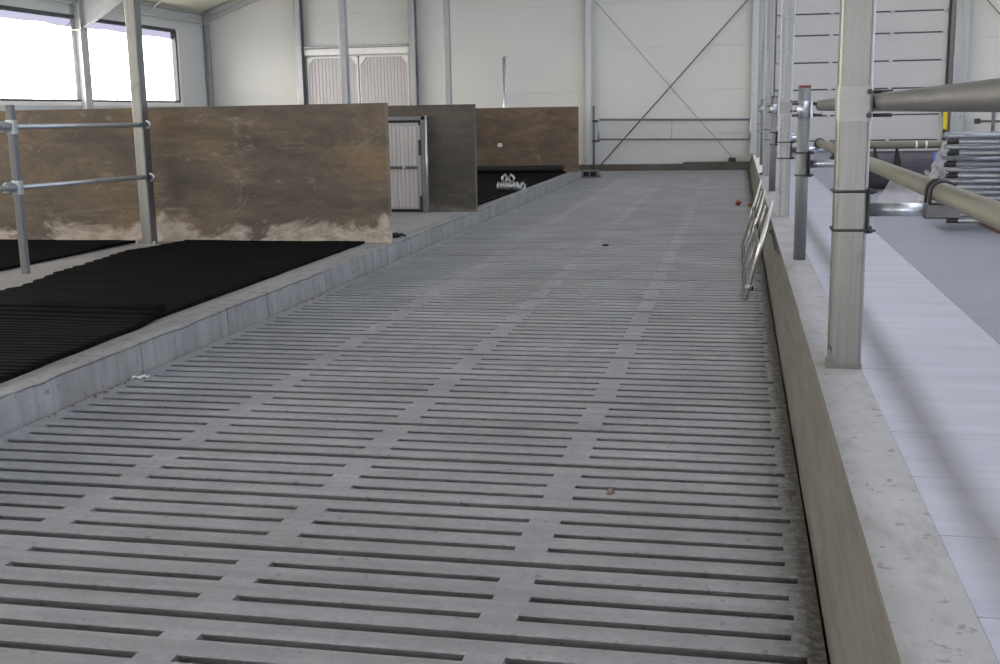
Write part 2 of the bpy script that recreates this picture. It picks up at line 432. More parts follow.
m.prism([(XL-.1, -.2), (XR+.1, -.2), (XR+.1, 4.5), (XM, roof(XM)), (XL-.1, 4.5)], YB+.02, YB+.12, 'y')
tag(m.build('wall_back', 'clad', normals=True), 'pale grey panelled end wall of the barn', 'wall', kind='structure')
# left wall with the long window band
WZ0, WZ1, WY1 = 2.06, 3.90, 29.42
m = MB()
m.box(XL-.12, XL, YF, YB, -.3, WZ0); m.box(XL-.12, XL, YF, YB, WZ1, 4.62); m.box(XL-.12, XL, WY1, YB, WZ0, WZ1)
tag(m.build('wall_left', 'clad_left'), 'pale left side wall below and beside the window band', 'wall', kind='structure')
w = thing('window_1', 'long overexposed film window band in the left wall', 'window', (XL, 12, WZ0), kind='structure')
m = MB(); m.box(XL-.10, XL+.03, YF, WY1, WZ0-.05, WZ0, .004); m.box(XL-.10, XL+.02, YF, WY1, WZ1-.035, WZ1+.05, .004); m.box(XL-.10, XL+.03, WY1-.07, WY1+.02, WZ0, WZ1)
m.build('window_frame', 'frame_dark', w)
m = MB(); m.box(XL-.03, XL+.035, WY1+.02, WY1+.12, WZ0-.05, WZ1+.02); m.box(XL-.03, XL+.035, YF, WY1+.12, WZ0-.14, WZ0-.05); m.build('window_trim', 'white', w)
m = MB()
def filmfn(u, v): return (XL-.06+.012*math.sin(u*150)+.008*math.sin(u*67+v*2), YF+(WY1-.07-YF)*u, WZ0+(WZ1-.035-WZ0)*v)
m.grid(filmfn, 300, 4); m.build('film_curtain', 'film', w)
m = MB()
def hemfn(u, v):
    z1 = WZ1-.035; z0 = z1-.17-.035*noise.noise(Vector((u*40, 0, 0)))-.02*noise.noise(Vector((u*160, 3, 0)))
    return (XL-.045, YF+(WY1-.07-YF)*u, z0+(z1-z0)*v)
m.grid(hemfn, 400, 2); m.build('curtain_hem', 'hem', w)
for y_ in (8.0, 10.6, 13.2, 15.8, 18.4, 21.0, 23.55, 26.25, 28.85):
    m = MB(); m.tube([(XL-.04, y_, WZ0), (XL-.045, y_+.03, WZ0+.8), (XL-.04, y_, WZ1-.25)], .012, 6); m.build('glazing_bar', 'filmbar', w)
# right wall, mirrored
m = MB()
m.box(XR, XR+.12, YF, YB, -.3, WZ0); m.box(XR, XR+.12, YF, YB, WZ1, 4.62); m.box(XR, XR+.12, WY1, YB, WZ0, WZ1)
tag(m.build('wall_right', 'clad_left'), 'pale right side wall under its open window band', 'wall', kind='structure')
# entrance gable behind the camera, with a wide door opening
m = MB(); dx0, dx1, dz = -3.6, 3.0, 3.6
m.box(XL-.1, dx0, YF-.12, YF, -.3, 4.5); m.box(dx1, XR+.1, YF-.12, YF, -.3, 4.5); m.box(dx0, dx1, YF-.12, YF, dz, 4.5)
m.prism([(XL-.1, 4.5), (XR+.1, 4.5), (XM, roof(XM))], YF-.12, YF, 'y')
tag(m.build('wall_front', 'clad'), 'pale entrance gable with a wide door opening', 'wall', kind='structure')
# roof, two slopes with an open light ridge between
RG = .75
for nm, a, b, lb in (('ceiling_left', XL-.3, XM-RG, 'sloping pale roof lining on the left of the ridge'), ('ceiling_right', XM+RG, XR+.3, 'sloping pale roof lining on the right of the ridge')):
    za, zb = (4.5+SL*(a-XL), 4.5+SL*(b-XL)) if a < XM-2 else (4.5+SL*(XR-a), 4.5+SL*(XR-b))
    m = MB(); m.prism([(a, za), (b, zb), (b, zb+.1), (a, za+.1)], YF-.3, YB+.2, 'y')
    tag(m.build(nm, 'ceil'), lb, 'ceiling', kind='structure')

# ------------------------------------------------------------------ steelwork
def ibeam(m, x0, x1, y0, y1, z0, z1, web='y', t=.014):
    """standing I section; web runs along y (flanges at y0,y1) or x"""
    if web == 'y':
        m.box(x0, x1, y0, y0+t, z0, z1); m.box(x0, x1, y1-t, y1, z0, z1); c = (x0+x1)/2; m.box(c-t/2, c+t/2, y0+t, y1-t, z0, z1)
    else:
        m.box(x0, x0+t, y0, y1, z0, z1); m.box(x1-t, x1, y0, y1, z0, z1); c = (y0+y1)/2; m.box(x0+t, x1-t, c-t/2, c+t/2, z0, z1)
# eave purlin along the left wall
m = MB(); ez = 4.19
m.prism([(XL+.003, ez), (XL+.14, ez), (XL+.14, ez+.05), (XL+.02, ez+.05), (XL+.02, ez+.24), (XL+.10, ez+.28), (XL+.10, ez+.30), (XL+.003, ez+.30)], YF, 31.0, 'y')
tag(m.build('eave_purlin', 'painted'), 'pale eave purlin running along the top of the left wall', 'beam')
# window wall columns
def wallcol(y_, label):
    t_ = thing('wall_column', label, 'column', (XL+.12, y_, ZC), 'columns along the window wall')
    m = MB(); ibeam(m, XL+.001, XL+.24, y_-.15, y_+.15, ZC, 4.6, 'x'); m.build('column_shaft', 'painted', t_)
    m = MB(); m.box(XL+.24, XL+.255, y_-.15, y_+.15, 3.62, 4.45)
    m.box(XL+.03, XL+.24, y_-.14, y_+.14, 3.60, 3.615); m.build('splice_plate', 'galv', t_)
    return t_
wallcol(24.53, 'pale steel column standing in front of the window band')
wallcol(18.0, 'pale steel column on the window wall, nearer than the cable'); wallcol(11.5, 'pale steel column on the window wall beyond the fence')
# rafter with haunch springing from that column
m = MB(); y_ = 24.53; xa, xb = XL+.2, XM
for dx, dz0, dz1 in ((0, .0, .014), (0, -.30, -.286)):
    m.prism([(xa, roof(xa)-.03+dz0), (xb, roof(xb)-.03+dz0), (xb, roof(xb)-.03+dz0-.014), (xa, roof(xa)-.03+dz0-.014)], y_-.1, y_+.1, 'y')
m.prism([(xa, roof(xa)-.03), (xb, roof(xb)-.03), (xb, roof(xb)-.32), (xa, roof(xa)-.32)], y_-.006, y_+.006, 'y')
xh = XL+2.6; hl = lambda x: roof(xa)-.95+(x-xa)*(roof(xh)-.33-roof(xa)+.95)/(xh-xa)
m.prism([(xa, roof(xa)-.3), (xh, roof(xh)-.33), (xa, hl(xa))], y_-.006, y_+.006, 'y')
m.prism([(xa, hl(xa)), (xh, hl(xh)), (xh, hl(xh)-.014), (xa, hl(xa)-.014)], y_-.1, y_+.1, 'y')
tag(m.build('roof_rafter', 'painted'), 'pale roof rafter rising from the column before the window band', 'beam')
# end rafter lying against the back wall
m = MB(); xa, xb = XL+.13, XM
for a, b in ((-.03, -.05), (-.17, -.19), (-.28, -.30)):
    m.prism([(xa, roof(xa)+a), (xb, roof(xb)+a), (xb, roof(xb)+b), (xa, roof(xa)+b)], YB-.24, YB-.01, 'y')
m.prism([(xa, roof(xa)-.03), (xb, roof(xb)-.03), (xb, roof(xb)-.30), (xa, roof(xa)-.30)], YB-.13, YB-.11, 'y')
tag(m.build('end_rafter', 'painted'), 'pale rafter following the slope at the top of the end wall', 'beam')
def gablecol(x0, x1, label, mat, d=.26):
    m = MB(); ibeam(m, x0, x1, YB-d, YB-.004, 0, roof((x0+x1)/2)-.32, 'y'); return tag(m.build('gable_column', mat), label, 'column', 'columns against the end wall')
m = MB(); ibeam(m, XL+.01, XL+.15, YB-.17, YB-.004, ZC, 4.18, 'x'); tag(m.build('corner_column', 'galv'), 'grey steel column in the corner beyond the window band', 'column')
gablecol(-12.16, -11.96, 'galvanised column left of the ribbed double door', 'galv_mott')
gablecol(-8.86, -8.68, 'galvanised column right of the ribbed double door', 'galv_mott')
gablecol(-4.02, -3.87, 'slim column left of the crossed bracing rods', 'painted', .16)
gablecol(.30, .46, 'slim column where the low wall meets the end wall', 'painted', .16)
c5 = gablecol(5.22, 5.56, 'broad grey column right of the sectional door', 'galv', .3)
# bracing rods
def rod(a, b, r, label, mat='cable', name='bracing_rod'):
    m = MB(); m.tube([a, b], r, 8); return tag(m.build(name, mat), label, 'bracing rod')
rod((-3.67, 31.12, .10), (.37, 31.12, 4.55), .017, 'thick dark bracing rod rising to the right on the end wall')
rod((.02, 31.19, .14), (-4.06, 31.19, 4.75), .006, 'thin bracing rod falling to the right on the end wall')
rod((5.75, 31.15, 4.35), (9.24, 31.15, ZT-.01), .012, 'thin bracing rod right of the broad grey column')
rod((XL+.05, 24.36, 3.80), (XL+.05, 18.16, .43), .010, 'thin steel rod slanting across the window band', 'galv')
rod((-14.2, 27.9, roof(-14.2)-.02), (-14.75, 27.9, 4.35), .014, 'short diagonal strut under the eave', 'painted', 'eave_strut')
# plinth
m = MB(); m.box(-4.4, -1.42, 31.02, YB-.002, 0, .165, .006); m.box(-1.42, .30, 31.0, YB-.002, 0, .21, .006)
tag(m.build('baseboard_back', 'plinth'), 'dark concrete plinth under the end wall', 'plinth', kind='structure')

# ------------------------------------------------------------------ doors
# ribbed double door in the end wall
lt = thing('trim_lintel', 'white steel lintel with a bright top flange over the ribbed double door', 'lintel', (-10.4, YB-.1, 3.2), kind='structure')
m = MB(); m.box(-11.93, -8.90, YB-.14, YB-.02, 3.245, 3.42, .004); m.build('beam', 'white', lt)
m = MB(); m.box(-11.93, -8.90, YB-.2, YB-.02, 3.425, 3.49, .01); m.build('flange', 'galv_mott', lt)
def leaf(n, x0, x1, label):
    d = thing(n, label, 'door', ((x0+x1)/2, YB-.08, ZC), kind='structure')
    y0, y1 = YB-.10, YB-.03
    m = MB(); z0, z1 = ZC+.02, 3.2
    k = int((x1-x0)/.1); 
    for i in range(k):
        a = x0+.03+(x1-x0-.06)*i/k; b = x0+.03+(x1-x0-.06)*(i+1)/k
        m.box(a+.006, b-.006, y0+.02, y1-.005, z0+.03, z1-.03, .004)
    m.box(x0+.03, x1-.03, y0+.03, y1-.01, z0+.03, z1-.03); m.build('ribbed_panel', 'ribpanel', d, False)
    m = MB(); m.box(x0, x0+.035, y0, y1, z0, z1, .004); m.box(x1-.035, x1, y0, y1, z0, z1, .004); m.box(x0, x1, y0, y1, z1-.035, z1, .004); m.box(x0, x1, y0, y1, z0, z0+.05, .004); m.build('door_frame', 'white', d)
    for xx, sg in ((x0+.035, 1), (x1-.035, -1)):
        m = MB(); m.prism([(xx, z1-.035), (xx+sg*.17, z1-.035), (xx, z1-.24)], y0-.006, y0+.03, 'y'); m.build('corner_plate', 'white', d)
leaf('door_1', -11.87, -10.38, 'left leaf of the white ribbed double door in the end wall')
leaf('door_2', -10.34, -8.92, 'right leaf of the white ribbed double door in the end wall')
# sectional door
d = thing('door_3', 'wide grey sectional door of horizontal panels in the end wall', 'door', (3, YB-.08, ZT), kind='structure')
sx0, sx1 = .90, 5.08
zz = [ZT, .72, 1.36, 2.02, 2.70, 3.38, 3.91, 4.55]
for i, (a, b) in enumerate(zip(zz[:-1], zz[1:])):
    m = MB(); m.box(sx0, sx1, YB-.10, YB-.05, a+.018, b-.018, .006); m.build('door_panel', 'doorskin', d)
    m = MB(); m.box(sx0+.06, sx1-.06, YB-.085, YB-.045, b-.03, b+.03); m.build('joint_seal', 'seal', d)
    for hx in (1.02, 2.27, 3.74, 5.0):
        m = MB(); m.box(hx-.03, hx+.03, YB-.125, YB-.095, b-.05, b+.045, .006); m.tube([(hx-.055, YB-.12, b), (hx+.055, YB-.12, b)], .012, 8)
        m.build('hinge', 'painted', d)
for xx in (sx0-.1, sx1+.02):
    m = MB(); m.box(xx, xx+.03, YB-.2, YB-.03, ZT, 4.6); m.build('door_track', 'frame_dark', d)
m = MB(); m.box(sx1-.02, sx1+.075, YB-.215, YB-.2, .98, 1.5); m.build('warning_strip', 'yellow', d)
# gate hung on the end wall
g = thing('wall_gate', 'low tubular gate hung across the end wall behind the crossed rods', 'gate', (-1.7, 31.05, ZC))
gy = 30.9
m = MB(); m.tube([(-3.65, gy, 1.36), (.30, gy, 1.30)], .028, 10); m.build('top_rail', 'galv_dull', g)
m = MB(); m.tube([(-3.65, gy, .84), (.30, gy, .79)], .026, 10); m.build('bottom_rail', 'galv_dull', g)
for xx, a, b in ((-3.65, .82, 1.38), (.30, .77, 1.32)):
    m = MB(); m.tube([(xx, gy-.01, a), (xx, gy-.01, b)], .026, 10); m.build('end_stile', 'galv_bright', g)
m = MB(); m.tube([(-1.72, gy+.02, .83), (-1.72, gy+.02, 1.33)], .006, 6); m.build('chain', 'galv_dull', g)
m = MB(); m.tube([(-3.79, gy+.05, 0), (-3.79, gy+.05, 1.72)], .03, 10); m.build('hinge_post', 'galv_dull', g)
for z_ in (1.32, .80):
    m = MB(); m.box(-3.80, -3.62, gy-.02, gy+.02, z_-.02, z_+.03); m.tube([(-3.82, gy, z_), (-3.70, gy, z_)], .03, 8); m.build('hinge', 'dark', g)
# vertical pipe showing over the farthest partition
m = MB(); m.tube([(-6.19, 30.9, ZC), (-6.19, 30.9, 3.03)], .05, 12); m.tube([(-6.19, 30.9, 3.03), (-6.19, 30.9, 3.07)], .056, 12)
tag(m.build('stand_pipe', 'galv_bright'), 'shiny upright pipe against the end wall above the third partition', 'pipe')
# right-hand far gate
g = thing('far_gate', 'grey tubular gate at the end wall right of the broad column', 'gate', (6.6, 30.7, ZT))
m = MB(); m.tube([(6.16, 30.6, ZT-.01), (6.16, 30.6, 1.68)], .045, 10); m.build('gate_post', 'galv_dull', g)
m = MB(); m.tube([(5.80, 30.6, 1.17), (8.6, 30.6, 1.15)], .03, 10); m.build('gate_rail', 'galv_dull', g)
m = MB(); m.box(5.72, 5.86, 30.55, 30.65, 1.11, 1.24, .01); m.build('latch', 'dark', g)
m = MB(); m.tube([(8.6, 30.6, ZT), (8.6, 30.6, 1.68)], .045, 10); m.build('gate_post', 'galv_dull', g)

# ------------------------------------------------------------------ concrete partitions
def slab(name, x0, x1, y0, y1, z0, z1, mat, label, door=None):
    m = MB()
    if not door: m.box(x0, x1, y0, y1, z0, z1, .006)
    else:
        a, b, h = door
        m.box(b, x1, y0, y1, z0, z1, .004); m.box(x0, a, y0, y1, z0, z1, .004); m.box(a-.01, b+.01, y0, y1, h, z1, .004)
    o = m.build(name, mat, normals=False); return tag(o, label, 'partition wall', 'concrete partition walls')
slab('concrete_partition', -12.0565, -3.7336, 12.0565, 12.1732, ZC, 1.715, 'part', 'long brown-stained concrete partition behind the left fence rails')
slab('concrete_partition', -12.0565, -3.6607, 16.043, 16.1596, ZC, 1.715, 'part_dark', 'dark concrete partition holding the white ribbed door', (-5.5907, -4.4045, 1.505))
p3 = slab('concrete_partition', -12.0565, -3.625, 26.641, 26.7577, ZC, 1.70, 'part_ochre', 'ochre-brown concrete partition farthest down the alley')
m = MB(); m.blob((-5.474, 26.641, .84), .06, .4, 3, 2, (1, .12, .8)); m.build('plaster_spot', 'plaster', p3)
# concrete ledge lumps at the partition foot
# ribbed door in the second partition
d = thing('door_4', 'white ribbed door in a grey metal frame in the dark partition', 'door', (-4.9976, 16.043, ZC), kind='structure')
fy0, fy1 = 15.9846, 16.1013
m = MB(); m.box(-4.4337, -4.3462, fy0, fy1+.02, ZC, 1.56, .006); m.box(-5.6588, -5.5616, fy0, fy1+.02, ZC, 1.56, .006); m.box(-5.6588, -4.3462, fy0, fy1+.02, 1.505, 1.56, .006)
m.build('door_frame', 'galv_stub', d)
m = MB(); m.tube([(-4.351, fy0-.015, ZC+.01), (-4.351, fy0-.015, 1.57)], .016, 8); m.build('frame_rod', 'galv_bright', d)
m = MB(); m.box(-5.5616, -4.4337, 16.0138, 16.043, 1.47, 1.505); m.box(-4.4726, -4.4337, 16.0138, 16.043, ZC+.02, 1.50); m.box(-5.5616, -4.4337, 16.0138, 16.043, ZC, ZC+.04); m.build('rubber_seal', 'black', d)
m = MB(); k = 18
for i in range(k):
    a = -5.5421+1.10*i/k; m.box(a+.006, a+1.10/k-.006, 16.006, 16.043, ZC+.045, 1.435, .005)
m.box(-5.5421, -4.4726, 16.0157, 16.0478, ZC+.045, 1.445); m.build('ribbed_panel', 'ribpanel', d, False)
m = MB(); m.box(-5.5421, -4.4726, 15.9992, 16.043, 1.43, 1.47, .004); m.box(-4.4969, -4.4726, 15.9992, 16.043, ZC+.045, 1.435, .004); m.box(-5.5421, -4.4726, 15.9992, 16.043, ZC+.04, ZC+.065, .004); m.build('leaf_edge', 'galv', d)
m = MB(); m.box(-5.5421, -4.5017, 15.9895, 16.0138, .815, .858, .005); m.build('cross_bar', 'galv_dull', d)
m = MB(); m.blob((-4.6962, 15.9846, .837), .022, 0, 1, 2); m.build('knob', 'galv_bright', d)
for z_ in (1.12, .32):
    m = MB(); m.box(-4.4726, -4.4288, 15.9749, 16.0186, z_-.11, z_+.11, .006); m.build('hinge', 'dark', d)

# ------------------------------------------------------------------ left fence
def ubolt(m, x0, x1, y0, y1, z_, r=.006, tail=.03):
    """square U-bolt round a post, legs pointing +y"""
    e = r
    m.tube([(x0-e, y1+tail, z_), (x0-e, y0-e, z_), (x1+e, y0-e, z_), (x1+e, y1+tail, z_)], r, 8)
lp = thing('galvanised_post', 'square galvanised post bolted down before the long brown partition', 'post', (-6.4852, 11.8378, ZC))
px0, px1, py0, py1 = -6.5484, -6.4288, 11.7648, 11.9107
m = MB(); m.rtube(px0, px1, py0, py1, ZC, roof(-6.5144)-.02, .012); m.build('post_shaft', 'galv_post', lp)
m = MB(); m.box(px0-.07, px1+.09, py0-.06, py1+.05, ZC, ZC+.014, .003); bp = m.build('base_plate', 'galv_mott', lp)
for xx in (px0-.04, px1+.05):
    for yy in (py0-.035, py1+.03):
        m = MB(); m.tube([(xx, yy, ZC+.01), (xx, yy, ZC+.045)], .014, 6); m.build('anchor_bolt', 'galv', bp)
for z_ in (1.529, .953):
    m = MB(); m.box(px0-.006, px1+.006, py0-.008, py0, z_-.022, z_+.022); m.box(px1, px1+.006, py0-.008, py1, z_-.02, z_+.02)
    m.tube([(px1+.055, py0+.02, z_+.045), (px1+.055, py0+.02, z_-.045)], .012, 8)
    m.build('rail_clamp', 'galv_dull' if z_ > 1 else 'galv_dull', lp)
    m = MB(); m.tube(arc((px1+.045, py0-.0, z_), .04, -PI/2, PI/2, 8, (1, 0, 0), (0, 0, 1)), .011, 8); m.build('u_bolt', 'galv_bright', lp)
sp = thing('fence_post', 'short grey fence post with two clamps standing on the concrete strip', 'post', (-6.4415, 9.4459, ZC))
m = MB(); m.rtube(-6.4872, -6.4190, 9.4101, 9.4716, ZC, 1.736, .012); m.build('post_shaft', 'galv_dull', sp)
for z_ in (1.537, .992):
    m = MB(); m.rtube(-6.494, -6.4120, 9.4030, 9.4790, z_-.06, z_+.065, .014); m.box(-6.5241, -6.4891, 9.3341, 9.4702, z_-.05, z_+.055, .008)
    m.tube([(-6.5144, 9.3195, z_+.03), (-6.4852, 9.3195, z_+.03)], .012, 6); m.tube([(-6.5144, 9.3195, z_-.03), (-6.4852, 9.3195, z_-.03)], .012, 6); m.build('rail_clamp', 'galv', sp)
for z0, z1, lb in ((1.542, 1.527, 'upper galvanised fence rail between the left posts'), (.992, .955, 'lower galvanised fence rail between the left posts')):
    m = MB(); m.tube([(-6.4561, 4.3754, z0+(z0-z1)*2.2), (-6.4561, 9.4021, z0)], .024, 12); m.tube([(-6.4561, 9.4896, z0), (-6.4755, 11.76, z1)], .024, 12)
    tag(m.build('fence_rail', 'galv'), lb, 'rail', 'left fence rails')
# row posts further back
for y_, lb in ((18.9598, 'tall galvanised post standing in front of the ribbed double door'), (26.2035, 'tall mottled galvanised post right of the ribbed double door')):
    a = thing('tall_post', lb, 'post', (-6.5825, y_, ZC), 'tall posts in the lying bays')
    m = MB(); m.rtube(*((-6.617, -6.497) if y_ < 20 else (-6.642, -6.505)), y_-.07, y_+.07, ZC, roof(-6.6797)-.03, .012); m.build('post_shaft', 'galv_mott', a)
    m = MB(); m.box(-6.7478, -6.4172, y_-.14, y_+.14, ZC, ZC+.014, .003); m.build('base_plate', 'galv_mott', a)

# ------------------------------------------------------------------ right-hand post row
ytall = [5.31, 12.91, 20.5, 28.1]; ystub = [9.11, 16.75, 24.3]
def sleeve(m, x0, x1, y0, y1, z0, z1, e=.005): m.rtube(x0-e, x1+e, y0-e, y1+e, z0, z1, .016)
def arm_parts(t_, x0, x1, y0, y1, z_):
    m = MB(); m.tube([(x1+.006, (y0+y1)/2, z_), (.93, (y0+y1)/2, z_)], .03, 14); m.build('bracket_arm', 'galv_bright', t_)
    m = MB(); m.box(x1, x1+.008, y0-.005, y1+.02, z_-.10, z_+.10, .002); m.build('bracket_plate', 'dark', t_)
    for dz in (-.085, .085):
        m = MB(); m.tube([(x1+.035, y0-.006, z_+dz), (x0-.006, y0-.006, z_+dz), (x0-.006, y1+.006, z_+dz), (x1+.035, y1+.006, z_+dz)], .006, 8)
        m.tube([(x1+.008, y0-.006, z_+dz), (x1+.022, y0-.006, z_+dz)], .013, 6); m.build('u_bolt', 'dark', t_)
def tall_post(y_, label, near=False):
    x0, x1, y0, y1 = .422, .562, y_-.07, y_+.07
    t_ = thing('feed_post', label, 'post', (.497, y_, ZT), 'tall posts on the low wall')
    m = MB(); m.rtube(x0, x1, y0, y1, ZT, roof(x0)-.03, .018, 5); m.build('post_shaft', 'galv_post' if near else 'galv_mott', t_)
    if near:
        m = MB(); m.prism([(x0-.006, y0-.006), (x1+.001, y0-.008), (x1+.001, y0+.1), (x0-.006, y1)], ZT, ZT+.022, 'z')
        m.prism([(x0-.003, ZT), (x0+.040, ZT), (x0+.028, ZT+.03), (x0+.012, ZT+.07), (x0-.003, ZT+.10)], y0-.003, y0+.08, 'y'); m.build('cement_smear', 'cement', t_)
    z_ = 1.60
    m = MB(); sleeve(m, x0, x1, y0, y1, z_-.075, z_+.075); m.build('clamp_band', 'galv_band', t_)
    for dz in (-.05, .05):
        m = MB(); m.tube([(x1-.012, y0-.012, z_+dz), (x1-.012, y0-.0, z_+dz)], .013, 6); m.tube([(x1+.004, y0+.02, z_+dz), (x1+.085, y0+.02, z_+dz)], .008, 8); m.build('clamp_bolt', 'dark', t_)
    arm_parts(t_, x0, x1, y0, y1, 1.138)
tall_post(5.31, 'big galvanised post in front on the right, clamping the thick rail', True)
tall_post(12.91, 'tall galvanised post behind the red-topped short post')
tall_post(20.5, 'tall galvanised post second behind the red-topped short post')
tall_post(28.1, 'tall galvanised post farthest along the low wall')
def stub_post(y_, label, red=False):
    x0, x1 = .437, .531; cx = (x0+x1)/2
    t_ = thing('stub_post', label, 'post', (cx, y_, ZT), 'short round posts on the low wall')
    m = MB(); m.tube([(cx, y_, ZT), (cx, y_, 1.735)], .0465, 20); m.build('post_shaft', 'galv_stub', t_)
    m = MB(); m.tube([(cx, y_, 1.735), (cx, y_, 1.752)], .047, 20); m.build('top_cap', 'redcap' if red else 'galv_dull', t_)
    m = MB(); m.tube([(cx, y_, 1.51), (cx, y_, 1.635)], .0525, 20); m.box(cx+.045, cx+.062, y_-.055, y_+.03, 1.51, 1.635, .003); m.build('clamp_band', 'galv_bright', t_)
    for z_ in (1.53, 1.615):
        m = MB(); m.tube([(cx-.09, y_-.02, z_), (cx+.13, y_-.02, z_)], .009, 8); m.tube([(cx+.062, y_-.02, z_), (cx+.078, y_-.02, z_)], .017, 6); m.build('clamp_bolt', 'dark', t_)
    arm_parts(t_, x0, x1, y_-.047, y_+.047, 1.165)
stub_post(9.11, 'short round post with a dull red top behind the big post', True)
stub_post(16.75, 'short round post between the first two tall posts at the back')
stub_post(24.3, 'short round post farthest along the low wall')
# upper thick rail
m = MB(); m.tube([(.612, .9, 1.613), (.612, 9.22, 1.60)], .0405, 24, inner=.88)
tag(m.build('feed_rail', 'pipe'), 'thick grey rail running from the front right to the red-topped post', 'rail')
# lower neck rail on the bracket arms
nr = thing('neck_rail', 'lower dull beige rail resting on the bracket arms, ring clamp round it', 'rail', (.87, 6, 1.21))
m = MB(); m.tube([(.872, 1.2, 1.222), (.872, 13.1, 1.20)], .0445, 20, inner=.88); m.build('rail_pipe', 'dull_pipe', nr)
m = MB(); m.tube([(.872, 13.04, 1.20), (.872, 13.12, 1.20)], .056, 20, inner=.8); m.build('end_collar', 'dark', nr)
for k in (0, 1):
    yy = 5.26+k*.11; zc = 1.214
    m = MB(); m.tube([(.872-.052, yy, zc-.10)]+[(.872+.052*math.cos(a), yy, zc+.052*math.sin(a)) for a in [PI-PI*i/12 for i in range(13)]]+[(.872+.052, yy, zc-.10)], .0075, 8); m.build('ring_clamp', 'dark', nr)
m = MB(); m.box(.80, .945, 5.235, 5.395, 1.105, 1.112, .002); m.box(.80, .945, 5.235, 5.242, 1.105, 1.165, .002); m.box(.80, .806, 5.235, 5.395, 1.105, 1.17, .002); m.build('clamp_plate', 'galv_dull', nr)

# ------------------------------------------------------------------ leaning tube gate
gt = thing('tube_gate', 'shiny tube gate leaning against the low wall beside the slats', 'gate', (.09, 11.8, 0))
def gp(y_, f_):       # f_: share of the way up the slope; the far end leans a little flatter
    k = (y_-9.66)/4.34; tx, tz = .29-.009*k, .84-.083*k
    return (.084+(tx-.084)*f_, y_, .022+(tz-.022)*f_)
m = MB(); m.tube([gp(9.66, 0), gp(9.66, 1)], .017, 12); m.build('end_stile', 'alu', gt)
m = MB(); m.tube([gp(14.0, 0), gp(14.0, 1)], .013, 12); m.build('end_stile', 'alu', gt)
m = MB(); m.tube([gp(11.93, .0), gp(11.93, .97)], .011, 10); m.build('middle_stile', 'alu', gt)
m = MB(); m.tube([gp(9.66, .01), gp(14.0, .01)], .013, 10); m.build('bottom_rail', 'galv_dull', gt)
d_ = (Vector(gp(11.83, 1))-Vector(gp(11.83, 0))).normalized(); ux, uz = d_.x, d_.z; c0 = Vector(gp(11.83, .50))
m = MB(); m.obox(c0, (ux, 0, uz), (0, 1, 0), (-uz, 0, ux), .024, 2.17, .008, .003); m.build('middle_rail', 'galv_dull', gt)
for y_, a, b in ((10.75, .12, .46), (12.95, .10, .46), (10.85, .54, .86), (12.85, .54, .90)):
    m = MB(); m.tube([gp(y_, a), gp(y_, b)], .006, 8); m.build('spindle', 'alu', gt)
for s_, nm in ((.12, 'hinge_lug'), (.70, 'hinge_lug')):
    m = MB(); p_ = Vector(gp(9.66, s_)); m.obox(p_+Vector((.052 if s_ > .5 else .03, .01, -.005)), (1, 0, 0), (0, 1, 0), (0, 0, 1),   .013, .014, .016, .004); m.build(nm, 'black', gt)
m = MB(); m.tube([(.282, 9.665, .60), (.300, 9.665, .52), (.318, 9.665, .43)], .005, 6); m.build('hanging_strap', 'dark', gt)
m = MB(); m.tube([gp(9.66, .10), gp(9.66, .15)], .029, 12); m.build('collar', 'galv', gt)

# ------------------------------------------------------------------ rubber mats
def interp(tab, y_):
    for (a, va), (b, vb) in zip(tab[:-1], tab[1:]):
        if y_ <= b: return va+(vb-va)*max(0, (y_-a))/(b-a)
    return tab[-1][1]
def mat_obj(y0, y1, left, right, z, lift0=0, lift1=0, label='', seed=0, scal=.055, ny=260):
    m = MB()
    def fn(u, v):
        y_ = y0+(y1-y0)*v; xl_ = interp(left, y_); xr_ = interp(right, y_)
        xl_ -= scal*abs(math.sin(y_*PI/.21+.8*math.sin(y_*1.7)))*(.6+.8*abs(noise.noise(Vector((y_*2.1, seed, 0)))))
        y2 = y_
        if v in (0., 1.): pass
        x_ = xl_+(xr_-xl_)*u
        zz_ = z+.010*noise.noise(Vector((x_*.9, y_*1.1, seed)))+.006*noise.noise(Vector((x_*2.5, y_*3, seed+4)))
        zz_ += lift0*max(0, 1-(y_-y0)/.5)**2+lift1*max(0, 1-(y1-y_)/.45)**2
        yy = y2+(.03*noise.noise(Vector((x_*1.6, v*3, seed))) if v in (0., 1.) else 0)
        return (x_, yy, max(zz_, z-.004))
    m.grid(fn, 30, ny, (0, 0, -.0235))
    return tag(m.build('rubber_mat', 'rubber'), label, 'rubber mat')
la = [(0, -5.7852), (8.6535, -5.9116), (9.4313, -6.0769), (11, -6.2908), (11.9593, -6.106)]; ra = [(0, -3.7531), (5.3477, -3.8746), (7.2923, -3.9378), (11.8621, -3.9962)]
mat_obj(1.4, 7.3506, la, ra, ZC+.026, 0, .075, 'nearest ribbed black rubber mat, front edge by the kerb', 1)
mat_obj(7.1561, 12.0176, la, [(0, -3.8892), (7.1561, -3.9767), (11.9593, -4.0059)], ZC+.026, 0, 0, 'ribbed black rubber mat with scalloped edge under the brown partition', 2)
mat_obj(3.8892, 11.9885, [(0, -9.3341), (13, -9.3341)], [(0, -6.8061), (9.5285, -6.7964), (12.0565, -6.738)], ZC+.026, 0, 0, 'black rubber mat beyond the left fence rails', 3)
mat_obj(16.286, 26.4466, [(0, -6.25), (30, -6.25)], [(0, -3.8406), (30, -3.86)], ZC+.026, 0, 0, 'black rubber mat in the far bay under the metal clamps', 4)
